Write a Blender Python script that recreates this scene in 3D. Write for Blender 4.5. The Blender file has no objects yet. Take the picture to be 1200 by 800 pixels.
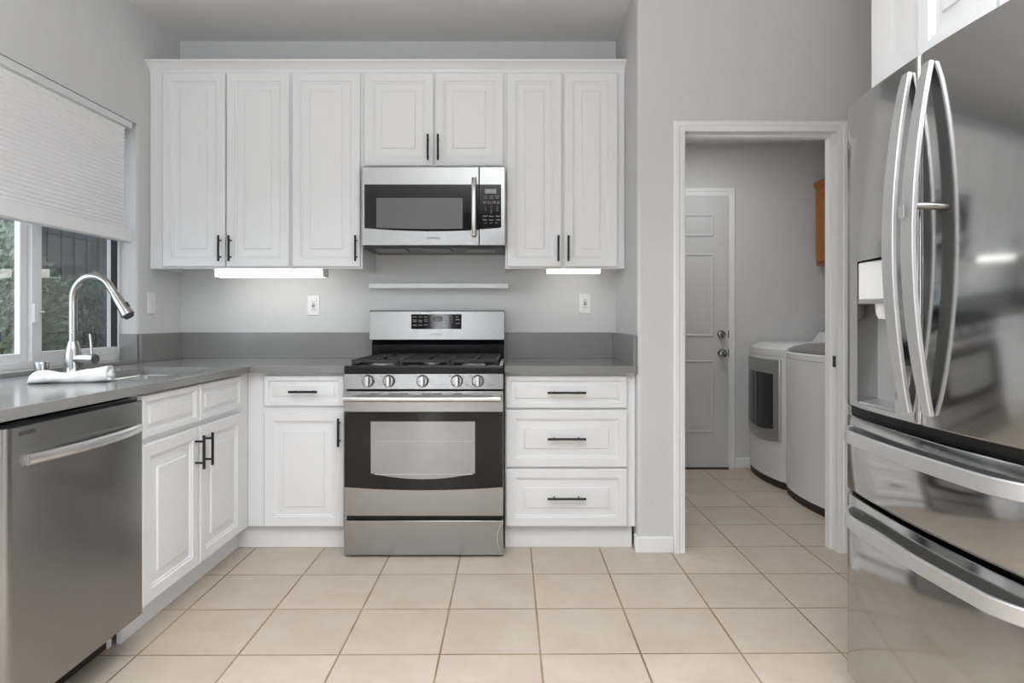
import bpy, bmesh, math, random
from mathutils import Vector, Matrix
random.seed(7)
S = bpy.context.scene
C = S.collection
H = 1.13                                     # eye height

# ------------------------------------------------------------------ camera, light, exposure
cam = bpy.data.cameras.new('camera'); co = bpy.data.objects.new('camera', cam); C.objects.link(co)
co.location = (0, 0, H); co.rotation_euler = (math.pi/2, 0, 0)
cam.sensor_width = 36; cam.lens = 22.5; cam.shift_x = -2/1200; cam.shift_y = -25/1200
cam.clip_start = 0.05; cam.clip_end = 60
S.camera = co
S.view_settings.view_transform = 'Standard'; S.view_settings.look = 'None'
S.view_settings.gamma = 1; S.view_settings.use_curve_mapping = False
S.view_settings.exposure = 0.0
S.cycles.use_denoising = True
S.cycles.sample_clamp_indirect = 6

W = bpy.data.worlds.new('world'); S.world = W; W.use_nodes = True
wn = W.node_tree.nodes; wn['Background'].inputs[0].default_value = (.82, .90, 1.0, 1)
wn['Background'].inputs[1].default_value = 4.0

def area(name, loc, rot, sx, sy, power, col=(1, 1, 1)):
    l = bpy.data.lights.new(name, 'AREA'); l.shape = 'RECTANGLE'; l.size = sx; l.size_y = sy
    l.energy = power; l.color = col
    o = bpy.data.objects.new(name, l); C.objects.link(o); o.location = loc; o.rotation_euler = rot
    return o
# the room behind the camera: a tall window in the rear wall, and added fill:
# a panel in an added side window, a ceiling panel, two lights bounced off the ceiling
area('rear_window_daylight', (-1.17, -3.05, 1.25), (math.pi/2, 0, 0), .26, 2.1, 14, (.98, 1, 1.03))
area('side_fill_light', (1.94, -1.2, 1.45), (math.pi/2, 0, math.pi/2), 2.2, 1.4, 14, (.98, 1, 1.03))  # added fill from the side, set inside a made-up window
area('bounce_fill', (0, -.2, 1.95), (math.pi, 0, 0), .6, .6, 72, (.97, 1, 1.045))  # added upward fill without a lamp body
area('low_bounce_fill', (0, -1.1, .9), (math.pi, 0, 0), .8, .8, 34, (.97, 1, 1.045))  # second added fill, lower down, also aimed at the ceiling
area('ceiling_fill_light', (-.25, .1, 2.72), (0, 0, 0), 2.4, 2.6, 54, (.97, 1, 1.045)).data.spread = math.radians(135)  # wide downward fill panel, added to light the floor and room
area('laundry_fitting_light', (1.3, 4.1, 2.45), (0, 0, 0), .35, .35, 8.2, (.98, 1, 1.02))

# ------------------------------------------------------------------ materials
def lin(c):
    c = c/255
    return c/12.92 if c <= .04045 else ((c+.055)/1.055)**2.4
def rgb(r, g, b): return (lin(r), lin(g), lin(b), 1)
def mat(name, col, rough=.5, metal=0.0, spec=.5, bump=0.0, bscale=60, stretch=(1, 1, 1), var=0.0, vscale=8, emit=None, coat=0.0):
    m = bpy.data.materials.new(name); m.use_nodes = True
    nt = m.node_tree; N = nt.nodes; L = nt.links; p = N['Principled BSDF']
    p.inputs['Base Color'].default_value = col; p.inputs['Roughness'].default_value = rough
    p.inputs['Metallic'].default_value = metal; p.inputs['Specular IOR Level'].default_value = spec
    p.inputs['Coat Weight'].default_value = coat
    if emit:
        p.inputs['Emission Color'].default_value = emit[0]; p.inputs['Emission Strength'].default_value = emit[1]
    tc = N.new('ShaderNodeTexCoord'); mp = N.new('ShaderNodeMapping'); mp.inputs['Scale'].default_value = stretch
    L.new(tc.outputs['Object'], mp.inputs['Vector'])
    if bump:
        n = N.new('ShaderNodeTexNoise'); n.inputs['Scale'].default_value = bscale; n.inputs['Detail'].default_value = 3
        L.new(mp.outputs[0], n.inputs['Vector'])
        b = N.new('ShaderNodeBump'); b.inputs['Strength'].default_value = bump; b.inputs['Distance'].default_value = .004
        L.new(n.outputs[0], b.inputs['Height']); L.new(b.outputs[0], p.inputs['Normal'])
    if var:
        n2 = N.new('ShaderNodeTexNoise'); n2.inputs['Scale'].default_value = vscale; n2.inputs['Detail'].default_value = 4
        L.new(mp.outputs[0], n2.inputs['Vector'])
        mx = N.new('ShaderNodeMix'); mx.data_type = 'RGBA'
        mx.inputs[6].default_value = tuple(c*(1-var) for c in col[:3])+(1,)
        mx.inputs[7].default_value = tuple(min(1, c*(1+var)) for c in col[:3])+(1,)
        L.new(n2.outputs[0], mx.inputs[0]); L.new(mx.outputs[2], p.inputs['Base Color'])
    return m
M = {}
M['wall'] = mat('grey_wall_paint', (.66, .66, .655, 1), .75, spec=.25, bump=.35, bscale=55)
M['ceiling'] = mat('ceiling_paint', (.78, .78, .775, 1), .85, spec=.2, bump=.2, bscale=70)
M['rear'] = mat('darkened_rear_wall', (.20, .20, .205, 1), .8, spec=.2, bump=.2)  # unseen rear wall darkened to cut its bounce and reflections
M['white'] = mat('white_cabinet_lacquer', (.83, .83, .83, 1), .36, spec=.4, var=.015, vscale=3)
M['trim'] = mat('white_trim_paint', (.88, .88, .87, 1), .4, spec=.4, var=.015, vscale=5)
M['inside'] = mat('cabinet_underside', (.45, .44, .43, 1), .6, var=.1)
M['quartz'] = mat('grey_quartz', (.25, .247, .24, 1), .16, spec=.5, var=.10, vscale=140)
M['steel'] = mat('brushed_steel', (.405, .405, .402, 1), .24, 1, bump=.06, bscale=40, stretch=(1, 1, 30), var=.04, vscale=6)
M['dark_steel'] = mat('smooth_steel', (.47, .47, .465, 1), .10, 1, bump=.03, bscale=9, var=.03, vscale=5)
M['dish_steel'] = mat('matte_steel', (.33, .33, .322, 1), .26, 1, bump=.03, bscale=20, stretch=(1, 1, 20), var=.05, vscale=5)
M['bright'] = mat('satin_bright_metal', (.78, .78, .775, 1), .30, 1, bump=.03, bscale=60, stretch=(1, 1, 10))
M['handle_alloy'] = mat('brushed_alloy', (.60, .60, .595, 1), .42, .8, bump=.03, bscale=60, stretch=(1, 1, 10))
M['nickel'] = mat('brushed_nickel', (.42, .41, .40, 1), .24, 1, bump=.04, bscale=80)
M['chrome'] = mat('dark_chrome', (.36, .36, .36, 1), .12, 1, bump=.01)
M['black'] = mat('black_metal', (.012, .012, .013, 1), .42, spec=.4, bump=.02)
M['gloss_black'] = mat('black_glass', (.008, .008, .009, 1), .06, spec=.36, var=.1)
M['enamel'] = mat('black_enamel', (.010, .010, .011, 1), .25, spec=.2, var=.1)
M['iron'] = mat('cast_iron', (.03, .03, .03, 1), .5, spec=.35, bump=.2, bscale=200)
M['burner'] = mat('burner_metal', (.55, .55, .54, 1), .4, .8, bump=.05)
M['oven_glass'] = mat('oven_window_glass', (.33, .33, .325, 1), .12, .25, spec=.8, var=.05, vscale=10)
M['mw_glass'] = mat('microwave_window_screen', (.125, .125, .124, 1), .3, spec=.5, bump=.05, bscale=500)
M['legend'] = mat('pale_legend_print', (.55, .55, .54, 1), .5, var=.05)
M['lcd'] = mat('grey_display', (.30, .31, .30, 1), .3, var=.05)
M['dark_print'] = mat('dark_lettering', (.03, .03, .03, 1), .5, var=.05)
M['grey_print'] = mat('grey_lettering', (.14, .14, .14, 1), .5, var=.05)
M['plastic'] = mat('white_plastic', (.84, .84, .83, 1), .35, var=.01)
M['appliance'] = mat('white_appliance_enamel', (.78, .78, .77, 1), .22, spec=.5, var=.01, coat=.3)
M['grey_plastic'] = mat('grey_plastic', (.30, .30, .295, 1), .28, spec=.5, var=.03)
M['lid_glass'] = mat('grey_lid_glass', (.17, .165, .16, 1), .2, spec=.5, var=.03)
M['frame_silver'] = mat('silver_door_surround', (.36, .36, .355, 1), .32, .5, var=.03)
M['dispenser'] = mat('dispenser_lining', (.42, .42, .415, 1), .3, .3, var=.03)
M['rubber'] = mat('dark_base', (.02, .018, .017, 1), .6, bump=.05)
M['door'] = mat('painted_door', (.64, .64, .635, 1), .5, spec=.35, bump=.04, bscale=90)
M['oak'] = mat('honey_oak', (.36, .125, .022, 1), .4, var=.35, vscale=14, stretch=(6, 6, .7), bump=.1, bscale=40)
M['towel'] = mat('white_cotton', (.80, .80, .785, 1), .95, spec=.1, bump=.6, bscale=220, var=.05, vscale=18)
M['shade'] = mat('woven_white_shade', (.88, .88, .875, 1), .9, spec=.1, bump=.35, bscale=90, stretch=(1, 1, 7), var=.06, vscale=30)
M['vinyl'] = mat('white_vinyl', (.74, .74, .74, 1), .4, var=.01)
M['tube'] = mat('lit_diffuser', (.9, .9, .9, 1), .5, emit=((1, .985, .93, 1), 3.3))
M['leaf'] = mat('shrub_leaves', (.13, .175, .125, 1), .45, var=.75, vscale=7)
M['leaf_pale'] = mat('pale_shrub_leaves', (.17, .215, .14, 1), .45, var=.7, vscale=9)
M['bark'] = mat('bark', (.07, .05, .035, 1), .9, bump=.5)
M['siding'] = mat('weathered_boards', (.04, .038, .036, 1), .8, var=.3, vscale=4, stretch=(1, 6, .4), bump=.3)
M['soil'] = mat('soil', (.10, .08, .06, 1), .95, bump=.6, bscale=12, var=.3)
M['stucco'] = mat('outer_stucco', (.5, .47, .42, 1), .9, bump=.5, bscale=40)

def screen_glass(name, tint, dark):
    m = bpy.data.materials.new(name); m.use_nodes = True
    nt = m.node_tree; nt.nodes.clear(); N = nt.nodes; L = nt.links
    out = N.new('ShaderNodeOutputMaterial')
    tr = N.new('ShaderNodeBsdfTransparent'); tr.inputs[0].default_value = tint
    if dark:
        df = N.new('ShaderNodeBsdfDiffuse'); df.inputs[0].default_value = (.05, .055, .055, 1)
        mx = N.new('ShaderNodeMixShader'); mx.inputs[0].default_value = dark
        L.new(tr.outputs[0], mx.inputs[1]); L.new(df.outputs[0], mx.inputs[2]); L.new(mx.outputs[0], out.inputs[0])
    else:
        gl = N.new('ShaderNodeBsdfGlossy'); gl.inputs['Roughness'].default_value = 0.0
        fr = N.new('ShaderNodeFresnel'); fr.inputs[0].default_value = 1.95
        gm = N.new('ShaderNodeNewGeometry'); sb_ = N.new('ShaderNodeMath'); sb_.operation = 'SUBTRACT'; sb_.inputs[0].default_value = 1
        ml = N.new('ShaderNodeMath'); ml.operation = 'MULTIPLY'
        L.new(gm.outputs['Backfacing'], sb_.inputs[1]); L.new(sb_.outputs[0], ml.inputs[0]); L.new(fr.outputs[0], ml.inputs[1])
        mx = N.new('ShaderNodeMixShader')
        L.new(ml.outputs[0], mx.inputs[0]); L.new(tr.outputs[0], mx.inputs[1]); L.new(gl.outputs[0], mx.inputs[2])
        L.new(mx.outputs[0], out.inputs[0])
    return m
M['glass'] = screen_glass('window_glass', (.94, .96, .96, 1), 0)
M['screen'] = screen_glass('insect_screen', (.88, .88, .88, 1), .28)

def tile_material():
    m = bpy.data.materials.new('beige_floor_tile'); m.use_nodes = True
    nt = m.node_tree; N = nt.nodes; L = nt.links; p = N['Principled BSDF']
    tc = N.new('ShaderNodeTexCoord'); sp = N.new('ShaderNodeSeparateXYZ'); L.new(tc.outputs['Object'], sp.inputs[0])
    def mth(op, a, b=None):
        n = N.new('ShaderNodeMath'); n.operation = op
        for i, v in enumerate((a, b)):
            if v is None: continue
            if isinstance(v, (int, float)): n.inputs[i].default_value = v
            else: L.new(v, n.inputs[i])
        return n.outputs[0]
    T = .3405; k = .0067
    u = mth('DIVIDE', mth('SUBTRACT', mth('ADD', sp.outputs[0], mth('MULTIPLY', sp.outputs[1], k)), .0836+k*3.198), T)
    v = mth('DIVIDE', mth('SUBTRACT', mth('SUBTRACT', sp.outputs[1], mth('MULTIPLY', sp.outputs[0], k)), 2.5067), T)
    def edge(c):
        f = mth('FRACT', c); return mth('MINIMUM', f, mth('SUBTRACT', 1.0, f))
    wob = N.new('ShaderNodeTexNoise'); wob.inputs['Scale'].default_value = 30; L.new(tc.outputs['Object'], wob.inputs['Vector'])
    d = mth('MINIMUM', edge(u), edge(v))
    d = mth('ADD', d, mth('MULTIPLY', mth('SUBTRACT', wob.outputs[0], .5), .006))
    mr = N.new('ShaderNodeMapRange'); L.new(d, mr.inputs[0])
    mr.inputs[1].default_value = .0075; mr.inputs[2].default_value = .0125
    cid = N.new('ShaderNodeCombineXYZ'); L.new(mth('FLOOR', u), cid.inputs[0]); L.new(mth('FLOOR', v), cid.inputs[1])
    wn_ = N.new('ShaderNodeTexWhiteNoise'); L.new(cid.outputs[0], wn_.inputs[0])
    n1 = N.new('ShaderNodeTexNoise'); n1.inputs['Scale'].default_value = 5; n1.inputs['Detail'].default_value = 6
    n1.inputs['Roughness'].default_value = .7
    ad = N.new('ShaderNodeVectorMath'); L.new(tc.outputs['Object'], ad.inputs[0]); L.new(wn_.outputs['Color'], ad.inputs[1])
    L.new(ad.outputs[0], n1.inputs['Vector'])
    r = N.new('ShaderNodeValToRGB'); L.new(n1.outputs[0], r.inputs[0])
    r.color_ramp.elements[0].position = .3; r.color_ramp.elements[0].color = (.53, .435, .345, 1)
    r.color_ramp.elements[1].position = .7; r.color_ramp.elements[1].color = (.61, .525, .44, 1)
    hv = N.new('ShaderNodeHueSaturation'); L.new(r.outputs[0], hv.inputs['Color'])
    vr = N.new('ShaderNodeMapRange'); L.new(wn_.outputs['Value'], vr.inputs[0]); vr.inputs[3].default_value = .94; vr.inputs[4].default_value = 1.05
    L.new(vr.outputs[0], hv.inputs['Value'])
    gn = N.new('ShaderNodeTexNoise'); gn.inputs['Scale'].default_value = 3.5; L.new(tc.outputs['Object'], gn.inputs['Vector'])
    gr = N.new('ShaderNodeValToRGB'); L.new(gn.outputs[0], gr.inputs[0])
    gr.color_ramp.elements[0].position = .35; gr.color_ramp.elements[0].color = (.22, .14, .075, 1)
    gr.color_ramp.elements[1].position = .65; gr.color_ramp.elements[1].color = (.38, .28, .165, 1)
    mx = N.new('ShaderNodeMix'); mx.data_type = 'RGBA'; L.new(mr.outputs[0], mx.inputs[0])
    L.new(gr.outputs[0], mx.inputs[6]); L.new(hv.outputs[0], mx.inputs[7]); L.new(mx.outputs[2], p.inputs['Base Color'])
    p.inputs['Roughness'].default_value = .38; p.inputs['Specular IOR Level'].default_value = .4
    hh = mth('ADD', mr.outputs[0], mth('MULTIPLY', n1.outputs[0], .25))
    b = N.new('ShaderNodeBump'); b.inputs['Strength'].default_value = .4; b.inputs['Distance'].default_value = .003
    L.new(hh, b.inputs['Height']); L.new(b.outputs[0], p.inputs['Normal'])
    return m
M['tile'] = tile_material()

# ------------------------------------------------------------------ mesh helpers
V = Vector
class MB:
    """collects closed shapes into one mesh"""
    def __init__(s): s.bm = bmesh.new()
    def face(s, vs):
        try: return s.bm.faces.new(vs)
        except ValueError: return None
    def box(s, x0, x1, y0, y1, z0, z1):
        p = [s.bm.verts.new((x, y, z)) for x in (x0, x1) for y in (y0, y1) for z in (z0, z1)]
        for q in ((0, 1, 3, 2), (4, 6, 7, 5), (0, 4, 5, 1), (2, 3, 7, 6), (0, 2, 6, 4), (1, 5, 7, 3)):
            s.face([p[i] for i in q])
        return s
    def loft(s, loops, cap=True, closed=True):
        R = [[s.bm.verts.new(p) for p in lp] for lp in loops]
        n = len(R[0])
        for a, b in zip(R, R[1:]):
            for i in range(n if closed else n-1):
                s.face([a[i], a[(i+1) % n], b[(i+1) % n], b[i]])
        if cap: s.face(R[0][::-1]); s.face(R[-1])
        return s
    def prism(s, pts, axis, a, b):
        """pts 2D in the plane across axis: x->(y,z), y->(x,z), z->(x,y)"""
        def P(p, t): return (t, p[0], p[1]) if axis == 'x' else (p[0], t, p[1]) if axis == 'y' else (p[0], p[1], t)
        return s.loft([[P(p, a) for p in pts], [P(p, b) for p in pts]])
    def tube(s, path, r, seg=14, cap=True):
        path = [V(p) for p in path]; rs = r if isinstance(r, (list, tuple)) else [r]*len(path)
        loops = []; ref = None
        for i, p in enumerate(path):
            t = (path[min(i+1, len(path)-1)]-path[max(i-1, 0)]).normalized()
            if ref is None: ref = V((0, 0, 1)) if abs(t.z) < .9 else V((1, 0, 0))
            u = (ref-t*ref.dot(t)).normalized(); w = t.cross(u); ref = u
            loops.append([p+(u*math.cos(a)+w*math.sin(a))*rs[i] for a in [2*math.pi*k/seg for k in range(seg)]])
        return s.loft(loops, cap)
    def strap(s, path, wide, w, t, ch=.2):
        """rectangular rounded band swept along path; wide = width direction"""
        path = [V(p) for p in path]; wd = V(wide).normalized(); loops = []
        for i, p in enumerate(path):
            d = (path[min(i+1, len(path)-1)]-path[max(i-1, 0)]).normalized()
            n = d.cross(wd).normalized(); ww = w[i] if isinstance(w, list) else w
            c = min(t, ww)*ch
            pts = []
            hw, ht = ww/2, t/2
            for (a, b) in ((-hw+c, -ht), (hw-c, -ht), (hw, -ht+c), (hw, ht-c), (hw-c, ht), (-hw+c, ht), (-hw, ht-c), (-hw, -ht+c)):
                pts.append(p+wd*a+n*b)
            loops.append(pts)
        return s.loft(loops)
    def lathe(s, prof, org, axis=(0, 0, 1), seg=24):
        ax = V(axis).normalized(); ref = V((0, 0, 1)) if abs(ax.z) < .9 else V((1, 0, 0))
        u = (ref-ax*ref.dot(ax)).normalized(); w = ax.cross(u); o = V(org)
        loops = [[o+ax*h+(u*math.cos(a)+w*math.sin(a))*max(r, 1e-4) for a in [2*math.pi*k/seg for k in range(seg)]] for r, h in prof]
        return s.loft(loops)
    def panel(s, O, U, Vv, N, w, h, prof):
        """rectangle rings: prof = (inset, height along N)"""
        O, U, Vv, N = V(O), V(U), V(Vv), V(N)
        loops = [[O+U*a+Vv*b+N*d for a, b in ((i, i), (w-i, i), (w-i, h-i), (i, h-i))] for i, d in prof]
        return s.loft(loops)
    def cells(s, us, vs, skip, f, a, b):
        """slab of grid cells (minus those in skip); f(u,v,t)->point, faces at t=a and t=b, walls round every opening"""
        vd = {}
        def G(i, j, t):
            k = (i, j, t)
            if k not in vd: vd[k] = s.bm.verts.new(f(us[i], vs[j], (a, b)[t]))
            return vd[k]
        on = {(i, j) for i in range(len(us)-1) for j in range(len(vs)-1) if (i, j) not in skip}
        for (i, j) in on:
            for t in (0, 1):
                s.face([G(i, j, t), G(i+1, j, t), G(i+1, j+1, t), G(i, j+1, t)])
            for (di, dj, e) in ((-1, 0, ((i, j), (i, j+1))), (1, 0, ((i+1, j), (i+1, j+1))), (0, -1, ((i, j), (i+1, j))), (0, 1, ((i, j+1), (i+1, j+1)))):
                if (i+di, j+dj) not in on:
                    p, q = e
                    s.face([G(*p, 0), G(*q, 0), G(*q, 1), G(*p, 1)])
        return s
ORG = {}
def build(name, mb, m, parent=None, bevel=0.0, smooth=32, edges=None, seg=2):
    bm = mb.bm if isinstance(mb, MB) else mb
    bmesh.ops.remove_doubles(bm, verts=bm.verts, dist=1e-6)
    bmesh.ops.recalc_face_normals(bm, faces=bm.faces)
    if edges:
        lay = bm.edges.layers.float.new('bevel_weight_edge')
        for e in bm.edges:
            if edges((e.verts[0].co+e.verts[1].co)/2, (e.verts[1].co-e.verts[0].co).normalized()): e[lay] = 1.0
    off = ORG.get(parent.name, V((0, 0, 0))) if parent else V((0, 0, 0))
    bmesh.ops.translate(bm, vec=-off, verts=bm.verts)
    me = bpy.data.meshes.new(name); bm.to_mesh(me); bm.free()
    me.materials.append(M[m])
    for p in me.polygons: p.use_smooth = True
    me.set_sharp_from_angle(angle=math.radians(smooth))
    o = bpy.data.objects.new(name, me); C.objects.link(o)
    if parent: o.parent = parent; ORG[o.name] = off
    else: ORG[o.name] = V((0, 0, 0))
    if bevel:
        b = o.modifiers.new('soft_edges', 'BEVEL'); b.width = bevel; b.segments = seg
        b.limit_method = 'WEIGHT' if edges else 'ANGLE'; b.angle_limit = math.radians(40); b.harden_normals = False
    return o
def tag(o, label, cat, group=None):
    o['label'] = label; o['category'] = cat
    if group: o['group'] = group
    return o
def thing(name, label, cat, loc, group=None):
    o = bpy.data.objects.new(name, None); C.objects.link(o); o.location = loc
    o.empty_display_size = .1
    ORG[o.name] = V(loc); return tag(o, label, cat, group)
def struct(name, mb, m, parent=None, **k):
    o = build(name, mb, m, parent, **k)
    if not parent: o['kind'] = 'structure'
    return o
def lettering(name, txt, m, parent, origin, U, Vv, height, width=None, t=.0004):
    """raised printing: text laid out along U, up along Vv, cap height 'height'"""
    cu = bpy.data.curves.new('tmp', 'FONT'); cu.body = txt; cu.size = 1; cu.resolution_u = 3
    to = bpy.data.objects.new('tmp', cu); C.objects.link(to)
    dg = bpy.context.evaluated_depsgraph_get(); dg.update()
    me = bpy.data.meshes.new_from_object(to.evaluated_get(dg))
    bm = bmesh.new(); bm.from_mesh(me)
    bpy.data.objects.remove(to); bpy.data.curves.remove(cu); bpy.data.meshes.remove(me)
    xs = [v.co.x for v in bm.verts]; ys = [v.co.y for v in bm.verts]
    x0, x1, y0, y1 = min(xs), max(xs), min(ys), max(ys)
    sy = height/(y1-y0); sx = (width/(x1-x0)) if width else sy
    U, Vv = V(U).normalized(), V(Vv).normalized(); N = U.cross(Vv); o = V(origin)
    for v in bm.verts: v.co = o+U*((v.co.x-x0)*sx)+Vv*((v.co.y-y0)*sy)+N*t
    return build(name, bm, m, parent)

X, Y_, Z = V((1, 0, 0)), V((0, 1, 0)), V((0, 0, 1))
def door_prof(k=1.0, th=.02):
    return [(.0, -th), (0, -.004), (.004, 0), (.046*k, 0), (.0495*k, -.0055), (.055*k, -.006), (.0585*k, -.0115), (.064*k, -.0115), (.095*k, -.006), (.0985*k, -.001), (.104*k, -.0005)]
def front_y(mb, x0, x1, z0, z1, y, k=1.0):      # faces -y
    return mb.panel((x0, y, z0), X, Z, -Y_, x1-x0, z1-z0, door_prof(k))
def front_x(mb, y0, y1, z0, z1, x, k=1.0, sgn=1):      # faces +x or -x
    return mb.panel((x, y0, z0), Y_, Z, X*sgn, y1-y0, z1-z0, door_prof(k))
def bar_handle(parent, a, b, n, stand=.032, r=.0058):
    """T-bar pull from a to b on a face with outward normal n (a, b on the face)"""
    a, b, n = V(a), V(b), V(n); mb = MB()
    mb.tube([a+n*stand, b+n*stand], r)
    for f in (.18, .82):
        p = a.lerp(b, f); mb.tube([p-n*.002, p+n*stand], .0045, 10)
    return build('handle', mb, 'black', parent)

# ------------------------------------------------------------------ room shell
WL, YB, XR, YD, ZC = -1.971, 3.78, .602, 3.115, 2.776      # left wall, back wall, nook side wall, doorway wall, ceiling
ZCT = .9075                                              # worktop height
struct('floor', MB().box(-2.2, 3.0, -3.4, 5.1, -.1, 0), 'tile')
struct('ceiling', MB().box(-2.25, 2.1, -3.4, 3.95, ZC, ZC+.12), 'ceiling')
struct('wall_back', MB().box(-2.25, .75, YB, YB+.13, 0, ZC+.1), 'wall')
LW = MB().cells([-3.4, 1.25, 3.36, 3.95], [0, .9, 2.155, ZC+.1], {(1, 1)}, lambda u, v, t: (t, u, v), WL-.16, WL)
struct('wall_left', LW, 'wall', bevel=.012, seg=3,
       edges=lambda c, d: abs(c.x-WL) < .001 and ((abs(c.y-3.36) < .01 and .91 < c.z < 2.1)))
DW = MB().cells([XR, .814, 1.590, 2.1], [0, 2.064, ZC+.1], {(1, 0)}, lambda u, v, t: (u, t, v), YD, YD+.115)
struct('wall_doorway', DW, 'wall', bevel=.018, seg=4, edges=lambda c, d: abs(c.x-XR) < .001 and abs(c.y-YD) < .001 and abs(d.z) > .9)
struct('wall_partition', MB().box(XR, .745, YD+.115, 4.9, 0, ZC+.1), 'wall')
struct('wall_right', MB().cells([-3.4, -2.35, -.05, YD], [0, .72, 2.18, ZC+.1], {(1, 1)}, lambda u, v, t: (t, u, v), 1.98, 2.12), 'wall')
RW = MB().cells([-2.2, -1.31, -1.03, 2.15], [0, .15, 2.35, ZC+.1], {(1, 1)}, lambda u, v, t: (u, t, v), -3.22, -3.1)
struct('wall_rear', RW, 'rear')
# laundry room shell
struct('wall_laundry_back', MB().box(.6, 2.8, 4.9, 5.02, 0, 2.6), 'wall')
struct('wall_laundry_right', MB().box(2.66, 2.8, 3.1, 5.0, 0, 2.6), 'wall')
struct('wall_laundry_front', MB().box(2.1, 2.8, YD, YD+.115, 0, 2.6), 'wall')
struct('ceiling_laundry', MB().box(.745, 2.66, YD+.115, 4.9, 2.48, 2.56), 'ceiling')
# glazing behind the camera
f = .035
w = MB().box(-1.31, -1.31+f, -3.2, -3.1, .15, 2.35).box(-1.03-f, -1.03, -3.2, -3.1, .15, 2.35).box(-1.31+f, -1.03-f, -3.2, -3.1, .15, .19).box(-1.31+f, -1.03-f, -3.2, -3.1, 2.31, 2.35)
build('pane', MB().box(-1.31+f, -1.03-f, -3.17, -3.164, .19, 2.31), 'glass', struct('window_2', w, 'vinyl'))
w = MB()
for ya_, yb_ in ((-2.35, -2.35+f), (-1.22, -1.18), (-.05-f, -.05)): w.box(2.0, 2.1, ya_, yb_, .72, 2.18)
for za_, zb_ in ((.72, .76), (2.14, 2.18)): w.box(2.0, 2.1, -2.35, -.05, za_, zb_)
build('pane', MB().box(2.05, 2.056, -2.32, -.08, .76, 2.14), 'glass', struct('window_3_added', w, 'vinyl'))  # unseen window and opening, added around the side fill light

# doorway casing, jamb, baseboards
def casing(name, x0, x1, zt, y, w, th, sides='LRT'):
    prof = [(0, 0), (0, .6*th), (.006, th), (w*.45, th), (w*.52, .72*th), (w-.006, .72*th), (w, .55*th), (w, 0)]   # (across, out)
    mb = MB()
    L_ = [(x0-.0, 0), (x0, zt), (x1, zt), (x1, 0)]
    loops = []
    for (px, pz), (sx, sz) in zip(L_, ((-1, 0), (-1, 1), (1, 1), (1, 0))):
        loops.append([(px+sx*(w-a), y-b, pz+sz*(w-a)) for a, b in prof])
    mb.loft(loops)
    return struct(name, mb, 'trim')
t1 = casing('trim_1', .832, 1.572, 2.046, YD, .054, .016)
jb = MB().box(.814, .832, YD-.002, YD+.117, 0, 2.064).box(1.572, 1.590, YD-.002, YD+.117, 0, 2.064).box(.832, 1.572, YD-.002, YD+.117, 2.046, 2.064)
jb.box(1.560, 1.572, YD+.05, YD+.09, 0, 2.046).box(.832, .844, YD+.05, YD+.09, 0, 2.046).box(.844, 1.56, YD+.05, YD+.09, 2.034, 2.046)
struct('trim_2', jb, 'trim')
tag(build('strike_plate', MB().box(1.5715, 1.5735, YD+.004, YD+.034, .90, .955), 'black', t1), 'black metal latch plate', 'plate') if 0 else build('strike_plate', MB().box(1.5700, 1.5725, YD+.008, YD+.036, .90, .955), 'black', t1)
def baseb(name, pts, h=.078):
    return struct(name, MB().prism(pts, 'z', 0, h), 'trim', bevel=.004)
baseb('baseboard_doorway', [(XR-.008, YD+.05), (XR-.012, YD-.002), (XR+.004, YD-.013), (.777, YD-.013), (.777, YD+.002), (XR+.01, YD+.002), (XR+.002, YD+.05)])
baseb('baseboard_right', [(1.627, YD-.013), (1.975, YD-.013), (1.975, YD), (1.627, YD)])
baseb('baseboard_laundry', [(1.695, 4.885), (2.66, 4.885), (2.66, 4.9), (1.695, 4.9)])

# laundry door (structure with its own furniture)
casing('trim_3', .81, 1.635, 2.082, 4.9, .058, .016)
dm = MB().box(.815, 1.63, 4.865, 4.895, .012, 2.077)
d1 = struct('door_1', dm, 'door')
for (z0, z1) in ((1.765, 1.935), (1.005, 1.635), (.275, .825)):
    for (x0, x1) in ((.925, 1.155), (1.29, 1.52)):
        build('raised_panel', MB().panel((x0, 4.865, z0), X, Z, -Y_, x1-x0, z1-z0, [(0, -.004), (0, 0.0005), (.004, .006), (.012, .006), (.018, .001), (.03, .001), (.05, .006), (.054, .006)]), 'door', d1)
for nm, z, r in (('deadbolt', 1.022, .031), ('door_knob', .880, .031)):
    mb = MB().lathe([(0, -.001), (r, -.001), (r, .006), (r*.9, .009), (.014, .011)] + ([(.014, .03), (.026, .036), (r*.97, .05), (.027, .062), (.012, .067), (0, .068)] if nm == 'door_knob' else [(.024, .013), (.025, .024), (.02, .027), (0, .028)]), (1.578, 4.865, z), (0, -1, 0))
    o = build(nm, mb, 'chrome', d1)
    if nm == 'deadbolt': build('thumb_turn', MB().box(1.571, 1.585, 4.822, 4.84, z-.017, z+.017), 'chrome', o, bevel=.003)
    build('strike_plate', MB().box(1.628, 1.640, 4.876, 4.884, z-.028, z+.028), 'black', d1)
build('threshold', MB().box(.815, 1.63, 4.85, 4.90, 0, .011), 'rubber', d1)

# ------------------------------------------------------------------ window in the side wall
XW = -2.066
wf = MB()
def wbar(mb, y0, y1, z0, z1, x0=XW-.045, x1=XW): mb.box(x0, x1, y0, y1, z0, z1)
y0, y1, z0, z1 = 1.25, 3.36, .926, 2.155
wbar(wf, y0, y1, z0, z0+.028, XW-.06, XW+.004); wbar(wf, y0, y1, z1-.04, z1, XW-.06, XW+.004)
wbar(wf, y1-.018, y1, z0, z1, XW-.06, XW+.004); wbar(wf, y0, y0+.03, z0, z1, XW-.06, XW+.004)
win = struct('window_1', wf, 'vinyl', bevel=.002)
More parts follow.
